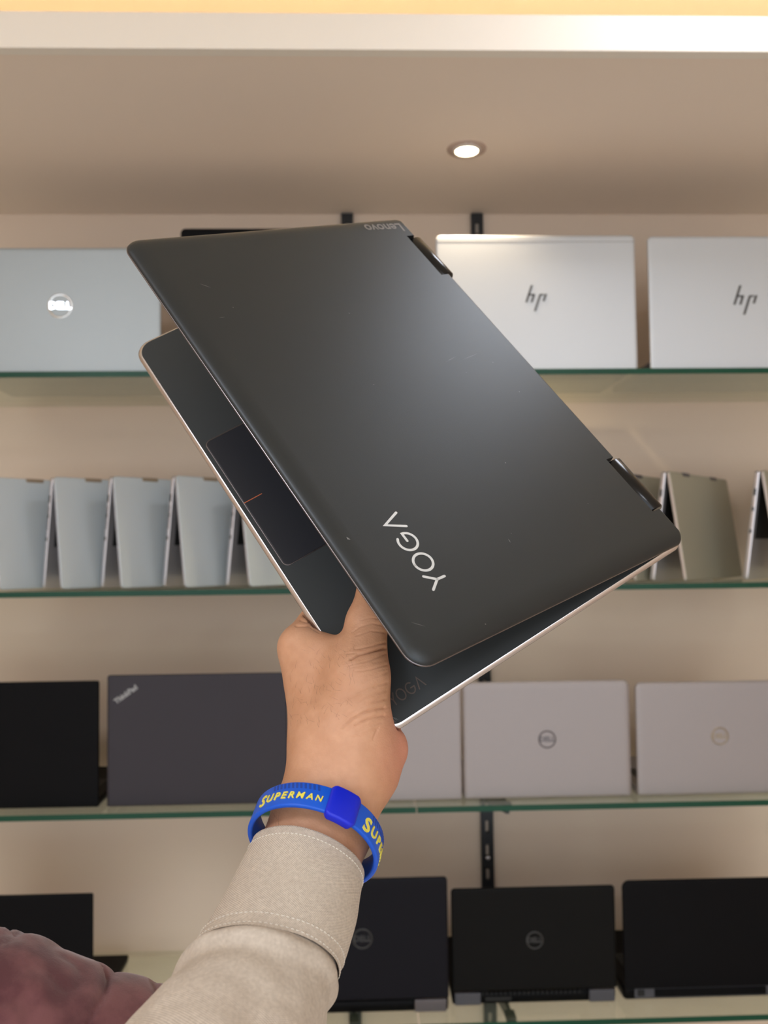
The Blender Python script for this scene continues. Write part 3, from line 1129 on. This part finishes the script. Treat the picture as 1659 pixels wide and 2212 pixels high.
for pts, wd, dep in creases:
    best = np.full(nv_, 1e9)
    npt = len(pts)
    for i, ((ax_, ay_), (bx_, by_)) in enumerate(zip(pts[:-1], pts[1:])):
        a_, b_ = np.array((ax_, ay_)), np.array((bx_, by_))
        ba = b_ - a_
        h_ = np.clip(((pix - a_) @ ba) / (ba @ ba), 0, 1)
        best = np.minimum(best, np.linalg.norm(pix - a_ - h_[:, None] * ba, axis=1) + (i + h_) / npt * 1.2)
    disp += np.where(facing, dep * np.exp(-(best / wd) ** 2), 0)
co -= no * np.minimum(disp * 1.5, .0017)[:, None]
cw = co @ Bw + CAMN
org = Vector(CAMN + Bw.T @ np.array(arm[-1][0]))
me_h.vertices.foreach_set('co', (cw - np.array(org)).astype(np.float32).ravel())
me_h.polygons.foreach_set('use_smooth', [True] * len(me_h.polygons))
me_h.update()


def skin():
    k = NT('skin')
    tc = k.n('ShaderNodeTexCoord')
    n1 = k.n('ShaderNodeTexNoise', Scale=28.0, Detail=4.0)
    n2 = k.n('ShaderNodeTexNoise', Scale=220.0, Detail=3.0)
    vo = k.n('ShaderNodeTexVoronoi', Scale=900.0)
    for q in (n1, n2, vo):
        k.l(tc.outputs['Object'], q.inputs['Vector'])
    ramp = k.n('ShaderNodeMapRange')
    ramp.inputs['From Min'].default_value = 0.35
    ramp.inputs['From Max'].default_value = 0.65
    k.l(n1.outputs['Fac'], ramp.inputs['Value'])
    c1 = k.mix(ramp.outputs[0], lin('c28e6c'), lin('d8a584'))
    c2 = k.mix(k.math('MULTIPLY', n2.outputs['Fac'], 0.35), c1, lin('a8724f'))
    # rosier palm side
    at = k.n('ShaderNodeAttribute', attribute_name='rosy')
    c3 = k.mix(k.math('MULTIPLY', at.outputs['Fac'], 0.75), c2, lin('dd8f7c'))
    k.l(c3, k.b.inputs['Base Color'])
    k.b.inputs['Roughness'].default_value = 0.52
    k.b.inputs['Specular IOR Level'].default_value = 0.4
    k.b.inputs['Subsurface Weight'].default_value = 0.12
    k.b.inputs['Subsurface Radius'].default_value = (0.008, 0.003, 0.0015)
    k.b.inputs['Subsurface Scale'].default_value = 0.5
    hsum = k.math('ADD', k.math('MULTIPLY', vo.outputs['Distance'], 0.5), n2.outputs['Fac'])
    bp = k.n('ShaderNodeBump', Strength=0.28, Distance=0.0006)
    k.l(hsum, bp.inputs['Height'])
    k.l(bp.outputs['Normal'], k.b.inputs['Normal'])
    return k.m


M_skin = skin()
hc = w2c(np.array(CAMN + Bw.T @ heel[0][0]))
d1 = np.linalg.norm(co - heel[0][0], axis=1)
d2 = np.linalg.norm(co - dk(838, 1455, .006), axis=1)
ros = np.clip(1.35 - d1 / .026, 0, 1) + 0.6 * np.clip(1 - d2 / .016, 0, 1)
att = me_h.attributes.new('rosy', 'FLOAT', 'POINT')
att.data.foreach_set('value', np.clip(ros, 0, 1).astype(np.float32))
person = link('person', me_h, M_skin, None)
person.location = org
tag(person, 'person\'s left hand and forearm in a linen shirt sleeve gripping the laptop', 'person')


# short dark hairs on the back of the hand and the wrist
hr = random.Random(11)
cand = np.argwhere(facing & (((pix[:, 0] > 628) & (pix[:, 0] < 770) & (pix[:, 1] > 1400) & (pix[:, 1] < 1580)) |
                             ((pix[:, 0] > 572) & (pix[:, 0] < 640) & (pix[:, 1] > 1730) & (pix[:, 1] < 1800)))).ravel()
hv_, hf_ = [], []
for q in range(130):
    i = int(cand[hr.randrange(len(cand))])
    p0, n0 = co[i], no[i]
    tdir = np.array([hr.uniform(-1, .3), hr.uniform(-1, -.1), hr.uniform(-.4, .4)])
    tdir -= n0 * (tdir @ n0)
    tdir /= np.linalg.norm(tdir) + 1e-9
    sd_ = np.cross(tdir, n0)
    ln_ = hr.uniform(.0022, .0052)
    bend = hr.uniform(-.4, .4)
    b_ = len(hv_)
    for k_ in range(4):
        u_ = k_ / 3
        c_ = p0 + tdir * ln_ * u_ + n0 * (.0002 + .0009 * math.sin(math.pi * u_ * .7)) + sd_ * bend * ln_ * u_ * u_
        w_ = .000036 * (1 - .75 * u_)
        for o_ in (sd_ * w_, -sd_ * w_ * .5 + n0 * w_, -sd_ * w_ * .5 - n0 * w_):
            hv_.append(Vector(CAMN + Bw.T @ (c_ + o_)) - org)
    for k_ in range(3):
        for j_ in range(3):
            hf_.append((b_ + k_ * 3 + j_, b_ + k_ * 3 + (j_ + 1) % 3, b_ + k_ * 3 + 3 + (j_ + 1) % 3, b_ + k_ * 3 + 3 + j_))
hair = link('arm_hair', mesh(hv_, hf_), mat('dark_hair', '4a2f22', 0.5, var=0.1), person)
hair['kind'] = 'stuff'


# ------------------------------------------------------------------ sleeve, cuff, stitching
def weave():
    k = NT('linen_weave')
    uv = k.n('ShaderNodeUVMap')
    sp = k.n('ShaderNodeSeparateXYZ')
    k.l(uv.outputs[0], sp.inputs[0])
    tc = k.n('ShaderNodeTexCoord')
    nz = k.n('ShaderNodeTexNoise', Scale=90.0, Detail=3.0)
    k.l(tc.outputs['Object'], nz.inputs['Vector'])
    jit = k.math('MULTIPLY', nz.outputs['Fac'], 0.0007)
    pth = 2 * math.pi / 0.00135
    su = k.math('SINE', k.math('MULTIPLY', k.math('ADD', sp.outputs[0], jit), pth))
    sv = k.math('SINE', k.math('MULTIPLY', k.math('ADD', sp.outputs[1], jit), pth))
    pr = k.math('MULTIPLY', su, sv)
    f = k.math('MULTIPLY_ADD', pr, 0.5, 0.5)
    n2 = k.n('ShaderNodeTexNoise', Scale=600.0, Detail=2.0)
    k.l(tc.outputs['Object'], n2.inputs['Vector'])
    f2 = k.math('MULTIPLY', k.math('ADD', f, k.math('MULTIPLY', k.math('SUBTRACT', n2.outputs['Fac'], 0.5), 0.6)), 1.0)
    cl = k.n('ShaderNodeClamp')
    k.l(f2, cl.inputs[0])
    col = k.mix(cl.outputs[0], lin('98897c'), lin('ecdfd0'))
    n3 = k.n('ShaderNodeTexNoise', Scale=25.0, Detail=2.0)
    k.l(tc.outputs['Object'], n3.inputs['Vector'])
    col = k.mix(k.math('MULTIPLY', n3.outputs['Fac'], 0.25), col, lin('cdbda9'))
    k.l(col, k.b.inputs['Base Color'])
    k.b.inputs['Roughness'].default_value = 0.9
    k.b.inputs['Specular IOR Level'].default_value = 0.15
    k.b.inputs['Sheen Weight'].default_value = 0.1
    bp = k.n('ShaderNodeBump', Strength=0.5, Distance=0.0003)
    k.l(cl.outputs[0], bp.inputs['Height'])
    k.l(bp.outputs['Normal'], k.b.inputs['Normal'])
    return k.m


M_linen = weave()
M_thread = mat('white_thread', 'ded6ca', 0.8, var=0.05)


def cat_rom(vals, t):
    n = len(vals) - 1
    i = min(int(t * n), n - 1)
    u = t * n - i
    p0, p1, p2, p3 = (np.array(vals[max(0, min(n, i + k))], float) for k in (-1, 0, 1, 2))
    return 0.5 * (2 * p1 + (p2 - p0) * u + (2 * p0 - 5 * p1 + 4 * p2 - p3) * u * u + (3 * p1 - p0 - 3 * p2 + p3) * u ** 3)


# sections: left px, right px, depth of the centre
SEC = [((546, 1812), (776, 1916), .4340), ((520, 1866), (772, 1952), .4255), ((488, 1925), (762, 2010), .4150), ((452, 1988), (748, 2064), .4040), ((416, 2046), (730, 2116), .3940),
       ((384, 2098), (720, 2165), .3850), ((340, 2160), (706, 2222), .3740), ((282, 2232), (690, 2300), .3600), ((190, 2350), (660, 2440), .3350), ((60, 2520), (600, 2640), .3000)]
SECV = [list(a) + list(b) + [z] for a, b, z in SEC]


def section(t):
    s = cat_rom(SECV, t)
    a, b = cam_pt(s[0], s[1], s[4]), cam_pt(s[2], s[3], s[4] + 0.004)
    return (a + b) / 2, (b - a) / 2


def sleeve_ring(t):
    c, e1 = section(t)
    c2_, _ = section(min(1, t + .03))
    c1_, _ = section(max(0, t - .03))
    axis = c1_ - c2_
    axis /= np.linalg.norm(axis)
    # tilt of the section plane: 46 degrees as the loose wristband shows
    e1n = e1 / np.linalg.norm(e1)
    e2 = np.cross(e1n, axis)
    e2 /= np.linalg.norm(e2)
    if e2[2] > 0:
        e2 = -e2
    # push the near side up the arm a little
    return c, e1, e2, axis


def sleeve_pt(t, ang, push=0.0):
    c, e1, e2, axis = sleeve_ring(t)
    a = np.linalg.norm(e1)
    b = a * 1.03
    d = e1 * math.cos(ang) + e2 * b * math.sin(ang)
    n = d / np.linalg.norm(d)
    return c + d + n * push, n, axis


def noise3(p, s, seed=0):
    from mathutils import noise as mn
    return mn.noise(Vector((p[0] * s + seed, p[1] * s - seed, p[2] * s + 2 * seed)))


def loft(t0, t1, nt, na, push_fn, thick=0.0):
    v, uv = [], []
    for i in range(nt + 1):
        t = t0 + (t1 - t0) * i / nt
        c, e1, e2, axis = sleeve_ring(t)
        for j in range(na):
            ang = 2 * math.pi * j / na
            p, n, ax_ = sleeve_pt(t, ang)
            p = p + n * push_fn(t, ang, p)
            v.append(p)
    f = []
    for i in range(nt):
        for j in range(na):
            k = (j + 1) % na
            f.append((i * na + j, i * na + k, (i + 1) * na + k, (i + 1) * na + j))
    return v, f


T_SEAM = 4.0 / 9.0


def cuff_push(t, ang, p):
    w = 0.0006 * noise3(p, 60, 1)
    w += 0.0010 * noise3(p, 25, 2) * min(1, t * 8)
    return w


def body_push(t, ang, p):
    s = max(0.0, t - T_SEAM)
    grow = min(1.0, s / .05)
    bul = 0.0022 * math.exp(-((t - 0.52) / .05) ** 2)
    w = -0.0016 * (1 - grow) + bul
    w += grow * (0.0030 * noise3(p, 32, 5) + 0.0012 * noise3(p, 80, 6))
    # drag folds
    w += grow * 0.0010 * math.sin(24 * t + 2.6 * math.sin(ang + .6) + 5 * noise3(p, 20, 9))
    return w


def to_mesh_uv(v, f, nt, na, vlen, ulen):
    vw = [Vector(CAMN + Bw.T @ p) - org for p in v]
    me = mesh(vw, f, True)
    uvl = me.uv_layers.new(name='UVMap')
    for poly in me.polygons:
        js = [vi % na for vi in poly.vertices]
        wrap = max(js) - min(js) > na / 2
        for li, vi in zip(poly.loop_indices, poly.vertices):
            j = vi % na
            if wrap and j == 0:
                j = na
            uvl.data[li].uv = (j / na * ulen, (vi // na) / nt * vlen)
    return me


NA = 120
v1, f1 = loft(0.0, T_SEAM + .012, 50, NA, cuff_push)
# turned-in hem at the opening
hem = []
for rr, dz in ((0.0, 0.0010), (-0.0010, 0.0014), (-0.0022, 0.0004), (-0.0026, -0.004), (-0.0030, -0.030)):
    row = []
    for j in range(NA):
        ang = 2 * math.pi * j / NA
        p, n, ax_ = sleeve_pt(0.0, ang)
        p = p + n * cuff_push(0, ang, p)
        row.append(p + n * rr + ax_ * dz)
    hem.append(row)
vv = [p for row in reversed(hem) for p in row] + v1
nh = len(hem)
ff = []
nt1 = nh + 50
for i in range(nt1):
    for j in range(NA):
        k = (j + 1) % NA
        ff.append((i * NA + j, i * NA + k, (i + 1) * NA + k, (i + 1) * NA + j))
ULEN = 0.00135 * round(0.19 / 0.00135)
cuff = link('cuff', to_mesh_uv(vv, ff, nt1, NA, 0.105, ULEN), M_linen, person)
cuff['label'] = 'beige linen shirt cuff'
v2, f2 = loft(T_SEAM - .006, 1.0, 90, NA, body_push)
sleeve = link('sleeve', to_mesh_uv(v2, f2, 90, NA, 0.165, ULEN), M_linen, person)
sleeve['label'] = 'creased beige linen shirt sleeve'


def capsule_mesh_list(pairs, r, n=6):
    v, f = [], []
    for a, b in pairs:
        a, b = Vector(a), Vector(b)
        d = (b - a).normalized()
        s = d.orthogonal().normalized()
        q = d.cross(s)
        base = len(v)
        for c, rr in ((a, .35), (a + d * r * .6, 1), (b - d * r * .6, 1), (b, .35)):
            for i in range(n):
                an = 2 * math.pi * i / n
                v.append(c + (s * math.cos(an) + q * math.sin(an)) * r * rr)
        for k in range(3):
            for i in range(n):
                j = (i + 1) % n
                f.append((base + k * n + i, base + k * n + j, base + (k + 1) * n + j, base + (k + 1) * n + i))
        f.append(tuple(base + i for i in reversed(range(n))))
        f.append(tuple(base + 3 * n + i for i in range(n)))
    return mesh(v, f, True)


def stitch_row(t, wob, push, fn, n=88, part=.68):
    out = []
    for i in range(n):
        a0 = 2 * math.pi * i / n
        a1 = a0 + 2 * math.pi / n * part
        pr_ = []
        for a_ in (a0, a1):
            tt = t + wob * math.sin(3 * a_)
            p, nn, ax_ = sleeve_pt(tt, a_)
            p = p + nn * (fn(tt, a_, p) + push)
            pr_.append(Vector(CAMN + Bw.T @ p) - org)
        out.append(pr_)
    return out


for t_, nm in ((0.040, 'hem_stitching'), (T_SEAM - .055, 'upper_stitching'), (T_SEAM - .005, 'seam_stitching')):
    so_ = link(nm, capsule_mesh_list(stitch_row(t_, .0015, .0001, cuff_push), .00028), M_thread, cuff)
    so_['kind'] = 'stuff'

# ------------------------------------------------------------------ silicone wristband
M_blue = mat('blue_silicone', '0758d2', 0.42, var=0.04, scale=60)
M_blue_deep = mat('deep_blue_silicone', '0722d0', 0.45, var=0.03, scale=60)
M_blue_dark = mat('dark_blue_groove', '0c3f9f', 0.5, var=0.03)
M_yellow = mat('yellow_silicone', 'f0e05a', 0.5, var=0.04, scale=100)
wc = cam_pt(682, 1808, .4420)
wl, wr = cam_pt(551, 1757, .4420), cam_pt(811, 1858, .4420)
we1 = (wr - wl) / 2
wa = np.linalg.norm(we1)
we1 /= wa
tilt = math.radians(53)
upi = np.array([.366, -.93, 0.0])
upi -= we1 * (upi @ we1)
upi /= np.linalg.norm(upi)
we2 = upi * math.sin(tilt) + np.array([0, 0, -1.0]) * math.cos(tilt)
wax = np.cross(we1, we2)
if wax[1] > 0:
    wax = -wax                                 # towards the hand
wb = wa * 0.99
BWID, BTH = 0.0138, 0.0026


def band_pt(ang, rad, y):
    """ang around (0 = right, 90deg = facing the viewer), rad outwards from mid-thickness, y along the arm"""
    n = we1 * math.cos(ang) / wa + we2 * math.sin(ang) / wb
    n /= np.linalg.norm(n)
    return Vector(CAMN + Bw.T @ (wc + we1 * wa * math.cos(ang) + we2 * wb * math.sin(ang) + n * rad + wax * y))


wo = Vector(CAMN + Bw.T @ wc)
band_root = empty('wristband', 'blue silicone wristband with raised yellow lettering and a square clasp', 'wristband', Matrix.Translation(wo))


def band_loft(a0, a1, n, prof, closed=True):
    v, f = [], []
    m = len(prof)
    soft = {0: .80, n: .80, 1: .94, n - 1: .94} if not closed else {}
    for i in range(n + (0 if closed else 1)):
        a = a0 + (a1 - a0) * i / n
        for r_, y_ in prof:
            k = soft.get(i, 1.0)
            v.append(band_pt(a, r_ * k, y_ * k) - wo)
    rows = n if closed else n
    tot = n if closed else n + 1
    for i in range(rows):
        k = (i + 1) % tot
        for j in range(m):
            q = (j + 1) % m
            f.append((i * m + j, k * m + j, k * m + q, i * m + q))
    if not closed:
        f.append(tuple(range(m)))
        f.append(tuple(reversed(range(n * m, (n + 1) * m))))
    me = mesh(v, f, True)
    bm_ = bmesh.new()
    bm_.from_mesh(me)
    bmesh.ops.recalc_face_normals(bm_, faces=bm_.faces)
    bm_.to_mesh(me)
    bm_.free()
    return me


def rprof(t, wd, r, n=4):
    return rrect(-t / 2, t / 2, -wd / 2, wd / 2, [r] * 4, n)


band = link('band', band_loft(0, 2 * math.pi, 140, rprof(BTH, BWID, .0009)), M_blue, band_root)
A_CL = math.radians(80)
clasp = link('clasp', band_loft(A_CL - .235, A_CL + .235, 14, rprof(BTH + .0030, BWID + .0034, .0014), False), M_blue_deep, band_root)
clasp['label'] = 'deep blue square clasp'


def band_text(body, a_start, size, first=1.35, step=1.0, y0=-0.0012, shear=0.12):
    """letters set along the band, reading direction = decreasing angle; the first letter is larger, the rest shrink"""
    a = a_start
    for i, ch in enumerate(body):
        sc = size * (first if i == 0 else 1.0 - 0.045 * i)
        me = text_mesh(ch, sc, 0.0005, shear, 'LEFT', sc * .022)
        xs = [v.co.x for v in me.vertices]
        ys = [v.co.y for v in me.vertices]
        x0, y1 = min(xs), (min(ys) + max(ys)) / 2
        # subdivide not needed: letters are small compared with the radius
        for v in me.vertices:
            ang = a - (v.co.x - x0) / wa
            v.co = band_pt(ang, BTH / 2 + v.co.z, y0 + (v.co.y - y1) * 1.0) - wo
        link('letter', me, M_yellow, band_root)
        a -= (max(xs) - x0 + size * .16 * step) / wa


band_text('SUPERMAN', math.radians(159), .0063)
band_text('SUPERMAN', math.radians(58), .0078)
for a0, a1 in ((146, 104), (48, 6)):
    for i in range(12):
        a_ = math.radians(a0 + (a1 - a0) * i / 11)
        pts = [(a_, .0030), (a_ - .034, .0030), (a_ - .006, .0060), (a_ + .028, .0060)]
        v = [band_pt(q, BTH / 2 + r_, y_) - wo for r_ in (-.0002, .00012) for q, y_ in pts]
        link('groove', mesh(v, [(4, 5, 6, 7), (0, 1, 5, 4), (1, 2, 6, 5), (2, 3, 7, 6), (3, 0, 4, 7)]), M_blue_dark, band_root)


# ------------------------------------------------------------------ second arm in a maroon sleeve
def suede():
    k = NT('maroon_suede')
    tc = k.n('ShaderNodeTexCoord')
    n1 = k.n('ShaderNodeTexNoise', Scale=45.0, Detail=6.0)
    n2 = k.n('ShaderNodeTexNoise', Scale=700.0, Detail=2.0)
    for q in (n1, n2):
        k.l(tc.outputs['Object'], q.inputs['Vector'])
    mr = k.n('ShaderNodeMapRange')
    mr.inputs['From Min'].default_value = 0.4
    mr.inputs['From Max'].default_value = 0.62
    k.l(n1.outputs['Fac'], mr.inputs['Value'])
    k.l(k.mix(mr.outputs[0], lin('5a3639'), lin('744b4c')), k.b.inputs['Base Color'])
    k.b.inputs['Roughness'].default_value = 0.95
    k.b.inputs['Specular IOR Level'].default_value = 0.1
    k.b.inputs['Sheen Weight'].default_value = 0.35
    bp = k.n('ShaderNodeBump', Strength=0.3, Distance=0.0005)
    k.l(n2.outputs['Fac'], bp.inputs['Height'])
    k.l(bp.outputs['Normal'], k.b.inputs['Normal'])
    return k.m


axis_px = [(-420, 2240, .52), (-200, 2235, .52), (0, 2240, .52), (160, 2275, .53), (330, 2330, .54), (480, 2400, .55), (600, 2470, .56)]
rad_px = [225, 215, 200, 178, 172, 165, 150]
cen = [cam_pt(*q) for q in axis_px]
NM, NT_ = 96, 150
vm = []
for i in range(NT_ + 1):
    t = i / NT_
    c = cat_rom(cen, t)
    d = cat_rom(cen, min(1, t + .01)) - cat_rom(cen, max(0, t - .01))
    d /= np.linalg.norm(d)
    e2 = np.cross(d, np.array([0, 0, 1.0]))
    e2 /= np.linalg.norm(e2)
    e3 = np.cross(d, e2)
    rr = float(cat_rom([[q] for q in rad_px], t)[0]) * .53 / F
    for j in range(NM):
        an = 2 * math.pi * j / NM
        dirv = e2 * math.cos(an) + e3 * math.sin(an)
        p = c + dirv * rr
        n1_ = noise3(p, 22, 3)
        ph = 34 * t + 2.4 * math.sin(an + 1.0) + 3.4 * n1_
        fold = abs(math.sin(ph)) ** 0.6
        ph2 = 19 * t - 1.3 * math.sin(an - .4) + 2.5 * noise3(p, 18, 12)
        crease = math.exp(-(math.sin(ph2) / .13) ** 2)
        p = p + dirv * (0.0030 * (fold - .6) - .0022 * crease + 0.004 * noise3(p, 14, 8) + .0007 * noise3(p, 60, 4))
        vm.append(p)
fm = []
for i in range(NT_):
    for j in range(NM):
        k_ = (j + 1) % NM
        fm.append((i * NM + j, (i + 1) * NM + j, (i + 1) * NM + k_, i * NM + k_))
fm.append(tuple(reversed(range(NM))))
fm.append(tuple(range(NT_ * NM, (NT_ + 1) * NM)))
o2 = Vector(CAMN + Bw.T @ cen[0])
ms = mesh([Vector(CAMN + Bw.T @ p) - o2 for p in vm], fm, True)
bm = bmesh.new()
bm.from_mesh(ms)
bmesh.ops.recalc_face_normals(bm, faces=bm.faces)
bm.to_mesh(ms)
bm.free()
# the arm inside it
va, fa_ = [], []
for i in range(25):
    t = i / 24
    c = cat_rom(cen, t)
    d = cat_rom(cen, min(1, t + .01)) - cat_rom(cen, max(0, t - .01))
    d /= np.linalg.norm(d)
    e2 = np.cross(d, np.array([0, 0, 1.0]))
    e2 /= np.linalg.norm(e2)
    e3 = np.cross(d, e2)
    for j in range(20):
        an = 2 * math.pi * j / 20
        va.append(Vector(CAMN + Bw.T @ (c + (e2 * math.cos(an) + e3 * math.sin(an)) * (.032 - .006 * t))) - o2)
for i in range(24):
    for j in range(20):
        k_ = (j + 1) % 20
        fa_.append((i * 20 + j, (i + 1) * 20 + j, (i + 1) * 20 + k_, i * 20 + k_))
fa_.append(tuple(reversed(range(20))))
fa_.append(tuple(range(24 * 20, 25 * 20)))
p2 = link('person', mesh(va, fa_, True), M_skin)
p2.location = o2
tag(p2, 'person\'s arm in a crumpled maroon sleeve at the bottom left corner', 'person')
link('sleeve', ms, suede(), p2)['label'] = 'crumpled maroon suede sleeve'
